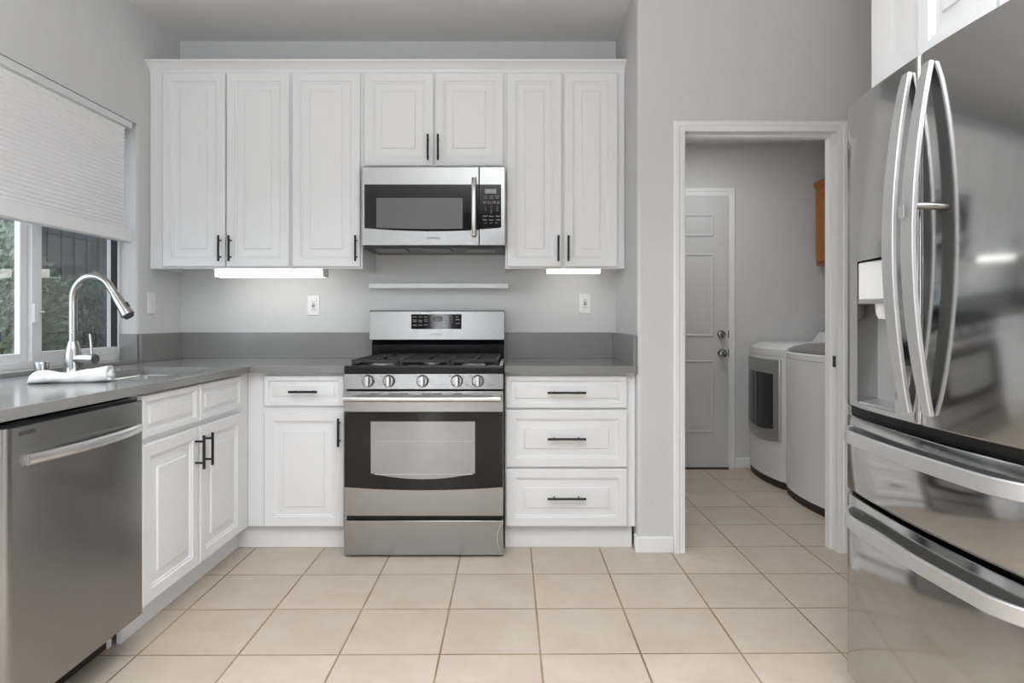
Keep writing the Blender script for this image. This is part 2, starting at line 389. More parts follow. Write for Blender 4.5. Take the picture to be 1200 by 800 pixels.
# fixed sash on the far side, sliding sash on the near side
s1 = MB(); ZB, ZT = .954, 2.115
wbar(s1, 2.742, 2.80, ZB, ZT, XW-.03, XW+.002)
wbar(s1, 2.80, 3.342, ZB, .992, XW-.04, XW-.001); wbar(s1, 2.80, 3.342, ZT-.04, ZT, XW-.04, XW-.001)
sa = build('sash', s1, 'vinyl', win, bevel=.002)
build('pane', MB().box(XW-.024, XW-.019, 2.79, 3.342, .985, ZT-.03), 'glass', sa)
s2 = MB()
wbar(s2, 2.698, 2.738, ZB, ZT, XW-.040, XW-.014); wbar(s2, 1.30, 1.35, ZB, ZT, XW-.055, XW-.014)
wbar(s2, 1.35, 2.698, ZB, .988, XW-.055, XW-.014); wbar(s2, 1.35, 2.698, ZT-.04, ZT, XW-.055, XW-.014)
sb = build('sash', s2, 'vinyl', win, bevel=.002)
build('pane', MB().box(XW-.038, XW-.033, 1.34, 2.71, .98, ZT-.03), 'glass', sb)
lt = MB().box(XW+.002, XW+.014, 2.742, 2.772, 1.118, 1.20).box(XW+.014, XW+.022, 2.765, 2.792, 1.162, 1.170)
build('latch', lt, 'vinyl', win, bevel=.002)
build('gasket', MB().box(XW-.036, XW-.004, 3.338, 3.3422, .99, ZT), 'rubber', win)
sc = MB(); sc.box(XW-.0595, XW-.0585, 2.74, 3.342, .955, ZT)
build('insect_screen', sc, 'screen', win)
build('screen_frame', MB().box(XW-.064, XW-.053, 2.742, 2.77, .955, ZT), 'frame_silver', win)

# ------------------------------------------------------------------ upper cabinets
YF, YDR = 3.465, 3.445          # face frame, door front
ZT_, ZBT = 2.485, 1.408
def upper(label, x0, x1, zb, doors, dz0, handles, group='white wall cabinets over the worktop'):
    t = thing('wall_cabinet', label, 'cabinet', (x0, YF, zb), group)
    b = MB(); th = .018
    b.box(x0, x1, YF, YF+.02, zb, ZT_)                                  # face frame
    b.box(x0, x0+th, YF+.02, YB-.001, zb, ZT_).box(x1-th, x1, YF+.02, YB-.001, zb, ZT_)
    b.box(x0+th, x1-th, YF+.02, YB-.001, zb+.022, zb+.04).box(x0+th, x1-th, YF+.02, YB-.001, ZT_-.02, ZT_)
    build('carcass', b, 'white', t, bevel=.0012)
    for (a, c), hx in zip(doors, handles):
        d = build('door', front_y(MB(), a, c, dz0, 2.462, YDR), 'white', t)
        z = dz0+.026 if zb > 1.6 else 1.445
        bar_handle(d, (hx, YDR, z), (hx, YDR, z+.138), (0, -1, 0), stand=.03)
    return t
upper('white double-door wall cabinet in the corner beside the window wall', WL+.003, -1.2015, ZBT, [(-1.893, -1.555), (-1.547, -1.209)], 1.417, [-1.577, -1.522])
upper('white single-door wall cabinet between the corner cabinet and the microwave', -1.2015, -.818, ZBT, [(-1.194, -.827)], 1.417, [-.846])
upper('short white double-door wall cabinet directly above the microwave', -.818, -.046, 1.944, [(-.806, -.433), (-.422, -.055)], 1.959, [-.459, -.405])
upper('white double-door wall cabinet between the microwave and the doorway wall', -.046, XR-.002, ZBT, [(-.037, .259), (.271, .560)], 1.417, [.239, .293])
cm = MB()
pr = [(YF+.004, 2.47), (YF-.002, 2.47), (YF-.004, 2.486), (YF-.014, 2.491), (YF-.018, 2.497), (YF-.034, 2.506), (YF-.046, 2.512), (YF-.052, 2.514), (YF-.052, 2.522), (YF+.02, 2.522), (YF+.02, 2.487), (YF+.004, 2.486)]
cm.prism(pr, 'x', WL+.001, XR-.001)
struct('trim_4', cm, 'white')
# under-cabinet strip lights
def strip(label, x0, x1, ya, yb, za, zb):
    t = thing('under_cabinet_light', label, 'light', ((x0+x1)/2, ya, zb), 'strip lights under the wall cabinets')
    m = MB().prism([(ya, za+.004), (ya+.004, za), (yb-.004, za), (yb, za+.004), (yb, zb-.006), (ya, zb-.006)], 'x', x0+.006, x1-.006)
    build('diffuser', m, 'tube', t)
    build('housing', MB().box(x0, x1, ya-.001, yb+.001, zb-.006, zb).box(x0, x0+.006, ya-.001, yb+.001, za-.001, zb-.006).box(x1-.006, x1, ya-.001, yb+.001, za-.001, zb-.006), 'plastic', t)
strip('long lit strip light under the corner wall cabinet', -1.638, -1.041, 3.50, 3.60, 1.368, 1.43)
strip('short lit strip light under the wall cabinet beside the doorway wall', .178, .487, 3.56, 3.63, 1.3925, 1.43)

# ------------------------------------------------------------------ microwave
mw = thing('microwave', 'stainless over-the-range microwave with black window and bar handle', 'microwave', (-.423, 3.4, 1.51))
x0, x1, xs, yf = -.802, -.045, -.1825, 3.38
build('body', MB().box(x0+.004, x1-.004, yf+.03, YB-.002, 1.5135, 1.9425), 'enamel', mw, bevel=.002)
def bowed(xa, xb, zs, zm, n=12, c=None, half=None):
    c = (x0+x1)/2 if c is None else c; half = (x1-x0)/2 if half is None else half
    return [(xa+(xb-xa)*i/n, zs-(zs-zm)*(1-(((xa+(xb-xa)*i/n)-c)/half)**2)) for i in range(n+1)]
dr = build('door', MB().box(x0, xs-.001, yf, yf+.03, 1.524, 1.940), 'steel', mw, bevel=.003)
cp = build('control_panel', MB().box(xs+.001, x1, yf, yf+.03, 1.524, 1.940), 'steel', mw, bevel=.003)
zg = 1.846; zs_, zm_ = 1.617, 1.599
gl = [(-.788, zg)]+[(xs-.0015, zg)]+list(reversed(bowed(-.788, xs-.0015, zs_, zm_)))
dg_ = build('door_glass', MB().prism(gl, 'y', yf-.002, yf+.004), 'gloss_black', dr)
gw = [(-.725, 1.775), (-.270, 1.775)]+list(reversed(bowed(-.725, -.270, 1.622, 1.611)))
build('window_screen', MB().prism(gw, 'y', yf-.003, yf), 'mw_glass', dr)
gc = [(xs+.0015, zg), (-.066, zg)]+list(reversed(bowed(xs+.0015, -.066, zs_+.003, zm_+.003)))
kp = build('keypad', MB().prism(gc, 'y', yf-.002, yf+.004), 'gloss_black', cp)
build('display', MB().box(-.152, -.092, yf-.003, yf-.001, 1.799, 1.822), 'lcd', kp)
def label_row(parent, z, xs_, txts, h, y, m='legend', w=None):
    for x, t in zip(xs_, txts): lettering('lettering', t, m, parent, (x, y, z), X, Z, h, w)
ky = yf-.0026
for z, r in ((1.7815, ('Popcorn', 'Cook', 'Reheat')), (1.7715, ('Snack', 'Defrost', 'Sensor'))):
    label_row(kp, z, (-.158, -.127, -.096), r, .0052, ky, w=.020)
for z, r in ((1.752, ('Auto', 'Power', 'Hold', 'Timer')), (1.744, ('One', 'Level', 'Temp', 'Clock'))):
    label_row(kp, z, (-.161, -.137, -.113, -.089), r, .0055, ky, w=.017)
for k, row in enumerate(('123', '456', '789', ' 0 ')):
    for j, ch in enumerate(row):
        if ch != ' ': lettering('lettering', ch, 'legend', kp, (-.151+.031*j, ky, 1.7255-.0105*k), X, Z, .006)
label_row(kp, 1.674, (-.163, -.130, -.096), ('STOP', 'More', 'START'), .008, ky, w=.024)
label_row(kp, 1.655, (-.163, -.130, -.096), ('Clear', 'Less', '+30s'), .008, ky, w=.024)
label_row(kp, 1.640, (-.156, -.127, -.098), ('Vent', 'Light', 'Fan'), .005, ky, w=.016)
lettering('lettering', 'SAMSUNG', 'dark_print', dr, (-.458, yf-.0004, 1.558), X, Z, .010, .068)
hb = MB()
hb.strap([(-.2085, yf-.008, 1.880), (-.2085, yf-.032, 1.872), (-.2085, yf-.040, 1.80), (-.2085, yf-.043, 1.735), (-.2085, yf-.040, 1.67), (-.2085, yf-.032, 1.582), (-.2085, yf-.008, 1.574)], (1, 0, 0), .024, .014, .35)
hb.box(-.217, -.200, yf-.034, yf, 1.868, 1.880).box(-.217, -.200, yf-.034, yf, 1.574, 1.586)
build('handle', hb, 'bright', dr, smooth=50)
for a, b in ((-.745, -.58), (-.50, -.34), (-.26, -.10)):
    build('vent_filter', MB().box(a, b, yf+.05, yf+.20, 1.508, 1.516), 'lid_glass', mw, bevel=.002)
build('vent_grille', MB().box(x0+.01, x1-.01, yf+.006, yf+.03, 1.514, 1.526), 'rubber', mw)

# ------------------------------------------------------------------ base cabinets
FX, FY = -1.313, 3.16           # face frame planes
DX, DY = -1.293, 3.14           # door/drawer fronts
ZU = ZCT-.033
# run beside the range, with the corner filler
t = thing('base_cabinet', 'white base cabinet with one drawer over one door beside the range', 'cabinet', (-1.05, FY, 0), 'white base cabinets')
b = MB().box(FX, -.816, FY, YB-.03, .112, ZU)
build('carcass', b, 'white', t, bevel=.0012)
build('toe_kick', MB().box(-1.372, -.816, 3.19, 3.205, 0, .112), 'white', t)
d = build('drawer', front_y(MB(), -1.227, -.834, .708, .858, DY, .5), 'white', t)
bar_handle(d, (-1.095, DY, .781), (-.956, DY, .781), (0, -1, 0))
d = build('door', front_y(MB(), -1.227, -.834, .117, .682, DY), 'white', t)
bar_handle(d, (-.853, DY, .515), (-.853, DY, .652), (0, -1, 0))
# drawer stack
t = thing('base_cabinet', 'white three-drawer base cabinet between the range and the doorway wall', 'cabinet', (.28, FY, 0), 'white base cabinets')
build('carcass', MB().box(-.043, XR-.002, FY, YB-.03, .112, ZU), 'white', t, bevel=.0012)
build('toe_kick', MB().box(-.043, XR-.014, 3.19, 3.205, 0, .112), 'white', t)
for za, zb, k, hz in ((.6985, .857, .5, .777), (.408, .690, .95, .552), (.117, .400, .95, .262)):
    d = build('drawer', front_y(MB(), -.038, .558, za, zb, DY, k), 'white', t)
    bar_handle(d, (.164, DY, hz), (.352, DY, hz), (0, -1, 0), stand=.034)
# sink cabinet on the side run
t = thing('base_cabinet', 'white sink base cabinet with two false drawers over two doors', 'cabinet', (FX, 2.63, 0), 'white base cabinets')
build('carcass', MB().box(WL+.004, FX, 2.20, 2.219, .112, ZU).box(FX-.02, FX, 2.219, FY, .112, ZU).box(WL+.004, FX-.02, 2.219, 3.14, .112, .13).box(WL+.004, FX-.02, 3.12, 3.14, .13, ZU), 'white', t, bevel=.0012)
build('toe_kick', MB().box(-1.388, -1.373, 2.236, 3.19, 0, .112).box(-1.43, -1.395, 2.2, 2.219, 0, .112), 'white', t)
for a, c in ((2.232, 2.628), (2.642, 3.045)):
    build('false_drawer', front_x(MB(), a, c, .714, .866, DX, .5), 'white', t)
    d = build('door', front_x(MB(), a, c, .125, .692, DX), 'white', t)
    hy = 2.598 if a < 2.5 else 2.672
    bar_handle(d, (DX, hy, .526), (DX, hy, .662), (1, 0, 0), stand=.036)

# ------------------------------------------------------------------ worktops with upstands, sink, tap
CX, CYF = -1.278, 3.105         # front edges
SX0, SX1, SY0, SY1 = -1.745, -1.392, 2.36, 3.015
top = thing('worktop', 'grey quartz L-shaped worktop with the sink cut into it', 'worktop', (-1.6, 3.0, ZU), 'grey quartz worktops')
us = [WL+.002, SX0, SX1, CX, -.814]; vs = [1.555, SY0, SY1, CYF, YB-.001]
skip = {(1, 1), (3, 0), (3, 1), (3, 2)}
build('slab', MB().cells(us, vs, skip, lambda u, v, t_: (u, v, t_), ZU, ZCT), 'quartz', top, bevel=.002)
ZS = 1.058
build('upstand', MB().box(WL+.021, -.814, YB-.02, YB-.001, ZCT, ZS), 'quartz', top, bevel=.0015)
build('upstand', MB().box(WL+.002, WL+.021, 3.357, YB-.001, ZCT, ZS), 'quartz', top, bevel=.0015)
build('upstand', MB().box(XW+.006, WL+.002, 3.345, 3.359, .925, ZS), 'quartz', top, bevel=.0012)
build('window_ledge', MB().box(XW+.003, WL+.012, 1.27, 3.345, ZCT, .9255), 'quartz', top, bevel=.002)
top2 = thing('worktop', 'short grey quartz worktop over the three-drawer cabinet', 'worktop', (.28, 3.1, ZU), 'grey quartz worktops')
build('slab', MB().box(-.045, XR-.001, CYF, YB-.001, ZU, ZCT), 'quartz', top2, bevel=.002)
build('upstand', MB().box(-.045, XR-.021, YB-.02, YB-.001, ZCT, ZS), 'quartz', top2, bevel=.0015)
build('upstand', MB().box(XR-.021, XR-.001, CYF+.012, YB-.001, ZCT, ZS), 'quartz', top2, bevel=.0015)

def rrect(xa, xb, ya, yb, r, z, n=5):
    out = []
    for cx, cy, a0 in ((xb-r, yb-r, 0), (xa+r, yb-r, 90), (xa+r, ya+r, 180), (xb-r, ya+r, 270)):
        for i in range(n+1):
            a = math.radians(a0+90*i/n); out.append((cx+r*math.cos(a), cy+r*math.sin(a), z))
    return out
g = .004
sk = MB().loft([rrect(SX0-.012, SX1+.012, SY0-.012, SY1+.012, .03, ZU-.0005), rrect(SX0+g-.003, SX1-g+.003, SY0+g-.003, SY1-g+.003, .025, ZU-.0005),
                rrect(SX0+g, SX1-g, SY0+g, SY1-g, .025, ZU-.004), rrect(SX0+g+.002, SX1-g-.002, SY0+g+.002, SY1-g-.002, .03, ZU-.17),
                rrect(SX0+g+.03, SX1-g-.03, SY0+g+.03, SY1-g-.03, .03, ZU-.195)])
bmesh.ops.delete(sk.bm, geom=[f for f in sk.bm.faces if len(f.verts) > 4 and f.calc_center_median().z > ZU-.01], context='FACES_ONLY')
so = tag(build('kitchen_sink', sk, 'bright'), 'undermount stainless steel sink below the cut-out in the worktop', 'sink')
build('drain', MB().lathe([(0, 0), (.04, 0), (.043, .003), (.03, .004), (0, .002)], ((SX0+SX1)/2, 2.7, ZU-.195)), 'chrome', so)

fc = thing('faucet', 'brushed nickel pull-down kitchen faucet standing behind the sink', 'faucet', (-1.838, 2.67, ZCT))
fx, fy = -1.838, 2.67
build('base', MB().lathe([(0, 0), (.037, 0), (.037, .004), (.0335, .010), (.033, .03), (.031, .07), (.026, .105), (.019, .132), (.0165, .136), (0, .137)], (fx, fy, ZCT+.0007)), 'nickel', fc)
pts = [(fx, fy, ZCT+.1306), (fx, fy, 1.10), (fx, fy, 1.16), (fx, fy, 1.205)]
R = .090; cxx = fx+R; cz = 1.214
for i in range(1, 15):
    a = math.radians(180-i*10.6); pts.append((cxx+R*math.cos(a), fy-.004*i*.3, cz+R*1.08*math.sin(a)))
e = V(pts[-1]); dirv = (V(pts[-1])-V(pts[-2])).normalized()
pts.append(tuple(e+dirv*.035))
build('spout', MB().tube(pts, .0155, 18), 'nickel', fc)
hs = V(pts[-1])
hd = build('spray_head', MB().lathe([(0, -.004), (.0165, -.004), (.0175, 0), (.0175, .004), (.019, .02), (.0225, .075), (.0255, .098), (.0255, .104), (.022, .107), (0, .107)], hs, dirv), 'nickel', fc)
side = dirv.cross(V((0, 1, 0))).normalized()
if side.x < 0: side = -side
c0 = hs+dirv*.055+side*.021
build('spray_button', MB().tube([c0, c0+dirv*.02], [.006, .006], 10), 'black', hd)
build('nozzle', MB().lathe([(0, .106), (.021, .106), (.019, .113), (0, .113)], hs, dirv), 'black', hd)
ax = V((.97, -.22, .0)).normalized(); ho = V((fx, fy, .968))
hv = build('valve_body', MB().lathe([(0, .01), (.0225, .01), (.0225, .108), (.0205, .112), (.012, .1125), (0, .1125)], ho, ax), 'nickel', fc)
q = ho+ax*.092+V((0, 0, .02))
build('lever', MB().tube([q-V((0, 0, .005)), q+V((-.001, 0, .035)), q+V((-.006, 0, .085))], [.0055, .005, .0045], 10), 'nickel', hv)

sd = tag(build('air_gap_cap', MB().lathe([(0, 0), (.026, 0), (.026, .048), (.0245, .0515), (0, .0525)], (-1.918, 2.60, ZCT+.0007)), 'nickel'), 'short brushed nickel cylinder cap standing by the window ledge', 'sink fitting')

# folded towel: rounded bundle with an open folded end
def towel():
    a, bb = V((-1.685, 2.200, ZCT)), V((-1.455, 2.285, ZCT)); d = (bb-a); ln = d.length; d.normalize(); w = V((-d.y, d.x, 0))
    mb = MB(); loops = []; n = 26
    for i in range(n+1):
        f = i/n; e = max(.12, math.sqrt(max(0, 1-(1-min(1, f/.15))**2)))
        hgt = (.046-.012*math.sin(min(1, max(0, (f-.2)/.5))*math.pi)+(.012*max(0, (f-.72)/.28)))*e
        hw = (.055-.006*math.sin(f*math.pi))*(.35+.65*e)
        p = a+d*(ln*f)+w*.055; loop = []
        for k in range(18):
            t_ = 2*math.pi*k/18; cc, ss = math.cos(t_), math.sin(t_)
            px = hw*math.copysign(abs(cc)**.65, cc); pz = hgt/2+hgt/2*math.copysign(abs(ss)**.7, ss)
            wob = .0022*math.sin(7*f+3*t_)+.0012*math.sin(19*f+2*t_)
            loop.append(p+w*(px+wob)+Z*max(.0004, pz+wob*.6))
        loops.append(loop)
    mb.loft(loops)
    o = build('dish_towel', mb, 'towel', smooth=60)
    fm = MB(); end = a+d*ln+w*.055
    for j, (oy, oz, sz) in enumerate(((-.026, .010, .020), (-.010, .020, .026), (.008, .031, .034), (.022, .014, .024), (-.030, .026, .022))):
        path = []
        for k in range(9):
            t_ = k/8*math.pi*1.25-.5+j*.6
            path.append(end+w*(oy+sz*.55*math.cos(t_))+Z*max(.006, oz+.008*math.sin(t_)))
        fm.strap([p_+d*.004*math.sin(j*2.1) for p_ in path], d, .024, .005)
    build('folded_end', fm, 'towel', o, smooth=60)
    return o
tag(towel(), 'folded white cotton towel lying on the worktop in front of the sink', 'towel')

# ------------------------------------------------------------------ dishwasher
dwm = thing('dishwasher', 'stainless steel dishwasher with bowed bar handle under the worktop', 'dishwasher', (-1.3, 1.88, 0))
ya, yb, xf = 1.590, 2.186, -1.262
build('tub', MB().box(WL+.05, -1.300, ya+.004, yb-.004, .132, .866), 'rubber', dwm)
prof = []
for i in range(7): a = math.radians(90*i/6); prof.append((xf-.018*(1-math.sin(a)), ya+.026*(1-math.cos(a))))
for i in range(7): a = math.radians(90*i/6); prof.append((xf-.018*(1-math.cos(a)), yb-.016+.016*math.sin(a)))
pl = [(-1.296, ya)]+prof+[(-1.296, yb)]
dd = build('door', MB().prism(pl, 'z', .134, .857), 'dish_steel', dwm, smooth=50)
build('control_strip', MB().box(-1.296, xf-.022, ya+.004, yb-.004, .8572, .868), 'gloss_black', dwm)
build('kick_plate', MB().box(-1.42, -1.400, ya, yb+.012, .002, .128), 'rubber', dwm)
path = [(xf+.030-.026*abs(2*i/20-1)**2.4+(.0 if 0 < i < 20 else -.0), 1.655+(2.152-1.655)*i/20, .768) for i in range(21)]
hb = MB().strap(path, (0, 0, 1), .030, .022, .42)
for yy in (1.662, 2.145): hb.box(xf-.002, xf+.006, yy-.008, yy+.008, .757, .779)
build('handle', hb, 'bright', dd, smooth=50)
lettering('lettering', 'SAMSUNG', 'dark_print', dd, (xf+.0004, 1.632, .834), Y_, Z, .011, .058)

# ------------------------------------------------------------------ range
rg = thing('range', 'freestanding stainless gas range with black oven glass and five knobs', 'range', (-.429, 3.3, 0))
x0, x1, yf = -.809, -.049, 3.048; xc = (x0+x1)/2; hw = (x1-x0)/2
build('body', MB().box(x0+.004, x1-.004, yf+.05, 3.755, .02, .895), 'grey_plastic', rg)
build('toe_recess', MB().box(x0+.006, x1-.006, yf+.03, yf+.05, .0, .9), 'rubber', rg)
def arc(xa, xb, zs, zm, n=14): return bowed(xa, xb, zs, zm, n, xc, hw)
dwr = build('warming_drawer', MB().box(x0, x1, yf, yf+.03, .0105, .176), 'steel', rg, bevel=.003)
pt = [(x1-.006, .02), (x1-.006, .166)]; rr = [(x1-.006-.022*math.sin(math.pi*i/12), .166-.146*i/12) for i in range(13)]
build('drawer_end_flare', MB().prism(rr+[(x1-.006-.003-.022*math.sin(math.pi*i/12), .02+.146*i/12) for i in range(13)], 'y', yf-.003, yf), 'bright', dwr)
od = build('oven_door', MB().box(x0, x1, yf, yf+.035, .197, .792), 'steel', rg, bevel=.003)
gp = [(x0+.003, .694), (x1-.003, .694)]+list(reversed(arc(x0+.003, x1-.003, .336, .321)))
build('door_glass', MB().prism(gp, 'y', yf-.003, yf+.003), 'gloss_black', od)
wa, wb = -.680, -.184
gp = [(wa, .648), (wb, .648)]+list(reversed(bowed(wa, wb, .402, .374, 14, (wa+wb)/2, (wb-wa)/2)))
ow = build('oven_window', MB().prism(gp, 'y', yf-.004, yf), 'oven_glass', od)
for z in (.553, .397): build('rack_bar', MB().tube([(wa+.02, yf-.0042, z), (wb-.01, yf-.0042, z)], .0018, 8), 'legend', ow)
hb = MB().strap([(x0+.008+(x1-x0-.022)*i/16, yf-.050+.012*abs(i/8-1)**2.2, .7595) for i in range(17)], (0, 0, 1), .026, .020, .4)
for xx in (x0+.03, x1-.035): hb.box(xx-.013, xx+.013, yf-.040, yf+.002, .750, .769)
build('handle', hb, 'bright', od, smooth=50)
for k, xa in enumerate((-.685, -.595, -.545, -.44, -.385, -.29)):
    build('vent_slot', MB().box(xa, xa+.045, yf-.0008, yf+.004, .7775, .781), 'rubber', od)
for xa in (-.685, -.29): build('vent_slot', MB().box(xa, xa+.045, yf-.0008, yf+.004, .7405, .7435), 'rubber', od)
pnl = build('knob_panel', MB().prism([(yf-.002, .801), (yf+.002, .8745), (yf+.05, .8745), (yf+.05, .801)], 'x', x0, x1), 'steel', rg, bevel=.002)
for kx in (-.693, -.594, -.434, -.270, -.171):
    kb = build('knob', MB().lathe([(0, 0), (.0295, 0), (.0295, .006), (.027, .009), (.0245, .018), (.022, .020), (0, .0205)], (kx, yf, .8405), (0, -1, .04), 28), 'steel', rg)
    kk = MB()
    pl = [(-.0085, -.02), (-.006, -.0245), (.006, -.0245), (.0085, -.02), (.0085, .018), (.005, .024), (-.005, .024), (-.0085, .018)]
    kk.prism([(kx+a, .8405+b_) for a, b_ in pl], 'y', yf-.034, yf-.017)
    build('grip', kk, 'bright', kb, bevel=.003)
    build('grip_slot', MB().box(kx+.0095, kx+.0125, yf-.0215, yf-.018, .826, .858), 'rubber', kb)
    lettering('lettering', 'OFF', 'grey_print', pnl, (kx-.04, yf-.0015, .862), X, Z, .005)
lettering('lettering', 'HIGH', 'grey_print', pnl, (-.231, yf-.0022, .818), X, Z, .0055)
lettering('lettering', '15,000 BTU', 'grey_print', pnl, (-.125, yf-.0022, .818), X, Z, .0055)
# cooktop pan with raised lip
ct = MB(); ZK = .9125
ct.prism([(yf, .8755), (yf-.001, .9), (yf+.004, ZK), (yf+.022, ZK+.001), (yf+.03, .902), (yf+.04, .8755)], 'x', x0+.002, x1-.002)
ct.box(x0+.004, x1-.004, yf+.03, 3.66, .885, .9015)
for xa in (x0+.003, x1-.021): ct.box(xa, xa+.018, yf+.02, 3.66, .8755, .911)
build('cooktop', ct, 'enamel', rg)
build('side_trim', MB().box(x1-.0195, x1-.003, yf+.018, 3.60, .911, .9135), 'bright', rg)
for bx, by, br in ((-.66, 3.22, .046), (-.66, 3.50, .036), (xc, 3.36, .034), (-.20, 3.22, .046), (-.20, 3.50, .036)):
    u = build('burner', MB().lathe([(0, 0), (br*1.25, 0), (br*1.25, .006), (br, .008), (br, .014), (br*.96, .015), (0, .015)], (bx, by, .9015)), 'burner', rg)
    build('burner_cap', MB().lathe([(0, .015), (br*.92, .015), (br*.9, .020), (br*.7, .022), (0, .0225)], (bx, by, .9015)), 'iron', u)
for (a, b_) in ((x0+.028, -.5535), (-.5505, -.3075), (-.3045, x1-.026)):
    gm = MB(); zt, zb_ = .940, .926; w_ = .0055; f0, f1 = 3.085, 3.625
    mid = (a+b_)/2
    for yy in (f0, (f0+f1)/2, f1): gm.box(a, b_, yy-w_, yy+w_, zb_, zt)
    for xx in (a+w_, b_-w_): gm.box(xx-w_, xx+w_, f0, f1, zb_, zt)
    for yy in (3.22, 3.50) if b_-a > .2 else (3.36,):
        gm.box(a, mid-.03, yy-w_, yy+w_, zb_+.001, zt-.001).box(mid+.03, b_, yy-w_, yy+w_, zb_+.001, zt-.001)
        for s_ in (-1, 1):
            p = (mid, yy+s_*.128, .934)
            gm.box(mid-w_, mid+w_, min(yy+s_*.028, yy+s_*.135), max(yy+s_*.028, yy+s_*.135), zb_+.001, zt+.001)
    for xx in (a+.008, b_-.008):
        for yy in (f0+.004, f1-.004): gm.box(xx-.008, xx+.008, yy-.006, yy+.006, .9015, zb_)
        gm.box(xx-.007, xx+.007, (f0+f1)/2-.006, (f0+f1)/2+.006, .9015, zb_)
    build('grate', gm, 'iron', rg, bevel=.0015)
# back guard
yg = 3.605
build('rear_riser', MB().prism([(3.655, .885), (3.645, .93), (3.645, .990), (3.665, 1.0185), (3.755, 1.0185), (3.755, .885)], 'x', -.808, -.055), 'enamel', rg)
bg = build('backguard', MB().prism([(yg, 1.0195), (yg, 1.03), (yg+.005, 1.170), (yg+.005, 1.1835), (yg+.015, 1.187), (3.755, 1.187), (3.755, 1.0195)], 'x', -.813, -.053), 'steel', rg, bevel=.0015)
build('top_seam', MB().box(-.8125, -.0535, yg+.0045, yg+.012, 1.1775, 1.1810), 'rubber', bg)
def byz(z): return yg+.005*(z-1.03)/.14
def bgp(xa, xb, za, zb, out, back=.004): # slanted plate
    m = MB()
    m.loft([[(x, byz(z)-o_, z) for o_ in (-back, out) for (x, z) in ()] or [(xa, byz(za)+back, za), (xb, byz(za)+back, za), (xb, byz(zb)+back, zb), (xa, byz(zb)+back, zb)],
            [(xa, byz(za)-out, za), (xb, byz(za)-out, za), (xb, byz(zb)-out, zb), (xa, byz(zb)-out, zb)]])
    return m
clk = build('control_display', bgp(-.577, -.294, 1.080, 1.163, .002), 'gloss_black', bg)
build('clock', bgp(-.470, -.402, 1.123, 1.152, .0026, 0), 'grey_print', clk)
up = V((0, .005, .14)).normalized()
def btxt(t_, x, z, h, w=None, m='legend', par=None): lettering('lettering', t_, m, par or clk, (x, byz(z)-.0030, z), X, up, h, w)
for t_, x in (('Bake', -.567), ('Broil', -.534), ('Convection', -.505)): btxt(t_, x, 1.146, .006, .02)
for t_, x, z in (('Bread', -.566, 1.128), ('Proof', -.566, 1.119), ('Pizza', -.535, 1.126), ('Cook', -.535, 1.118), ('Easy', -.504, 1.130), ('Cook', -.504, 1.122)): btxt(t_, x, z, .0065, .019)
for t_, x in (('Clean', -.567), ('Lock', -.536), ('Keep', -.505), ('Timer', -.470), ('Delay', -.434), ('Clock', -.398)): btxt(t_, x, 1.098, .008, .021)
btxt('8:17', -.436, 1.126, .014, .024)
for k, row in enumerate(('123', '456', '789', ' 0 ')):
    for j, ch in enumerate(row):
        if ch != ' ': btxt(ch, -.392+.0205*j, 1.146-.015*k, .006)
for t_, x, z, h, w in (('Oven', -.327, 1.146, .006, .016), ('CLEAR', -.328, 1.130, .006, .024), ('START', -.326, 1.107, .008, .022)): btxt(t_, x, z, h, w)
lettering('lettering', 'SAMSUNG', 'grey_print', bg, (-.472, byz(1.046)-.0006, 1.046), X, up, .009, .066)

# white ledge on the wall over the range
sh = MB().box(-.838, -.032, 3.70, YB-.001, 1.315, 1.342)
tag(build('wall_shelf', sh, 'trim', bevel=.002), 'narrow white ledge fixed to the wall between range and microwave', 'shelf')

# outlets and switch
def outlet(label, xa, za):
    t = thing('wall_outlet', label, 'outlet', (xa, YB, za), 'outlets over the grey upstands')
    w, h, y = .072, .118, YB-.006
    build('cover_plate', MB().panel((xa-w/2, YB, za-h/2), X, Z, -Y_, w, h, [(0, -.001), (0, .003), (.004, .006), (.006, .006)]), 'plastic', t)
    f = build('receptacle', MB().box(xa-.0165, xa+.0165, y-.003, y+.002, za-.0335, za+.0335), 'plastic', t, bevel=.001)
    for s_ in (1, -1):
        for dx in (-.006, .006): build('slot', MB().box(xa+dx-.0013, xa+dx+.0013, y-.0036, y-.002, za+s_*.021-.004, za+s_*.021+.004), 'black', f)
        build('ground_slot', MB().lathe([(0, 0), (.0028, 0), (.0028, .0012), (0, .0012)], (xa, y-.0025, za+s_*.021-s_*.009), (0, -1, 0), 10), 'black', f)
    build('test_button', MB().box(xa-.009, xa+.009, y-.0042, y-.002, za+.0015, za+.0065), 'grey_print', f)
    build('reset_button', MB().box(xa-.009, xa+.009, y-.0042, y-.002, za-.0065, za-.0015), 'black', f)
outlet('white outlet on the wall under the long strip light', -1.181, 1.216)
outlet('white outlet on the wall under the short strip light', .420, 1.228)
t = thing('light_switch', 'white rocker switch plate on the window wall near the corner', 'switch', (WL, 3.478, 1.22))
build('cover_plate', MB().panel((WL, 3.442, 1.161), Y_, Z, X, .072, .118, [(0, -.001), (0, .003), (.004, .006), (.006, .006)]), 'plastic', t)
for zz in (1.188, 1.2105, 1.233): build('rocker', MB().box(WL+.004, WL+.0095, 3.462, 3.494, zz, zz+.020), 'plastic', t, bevel=.001)

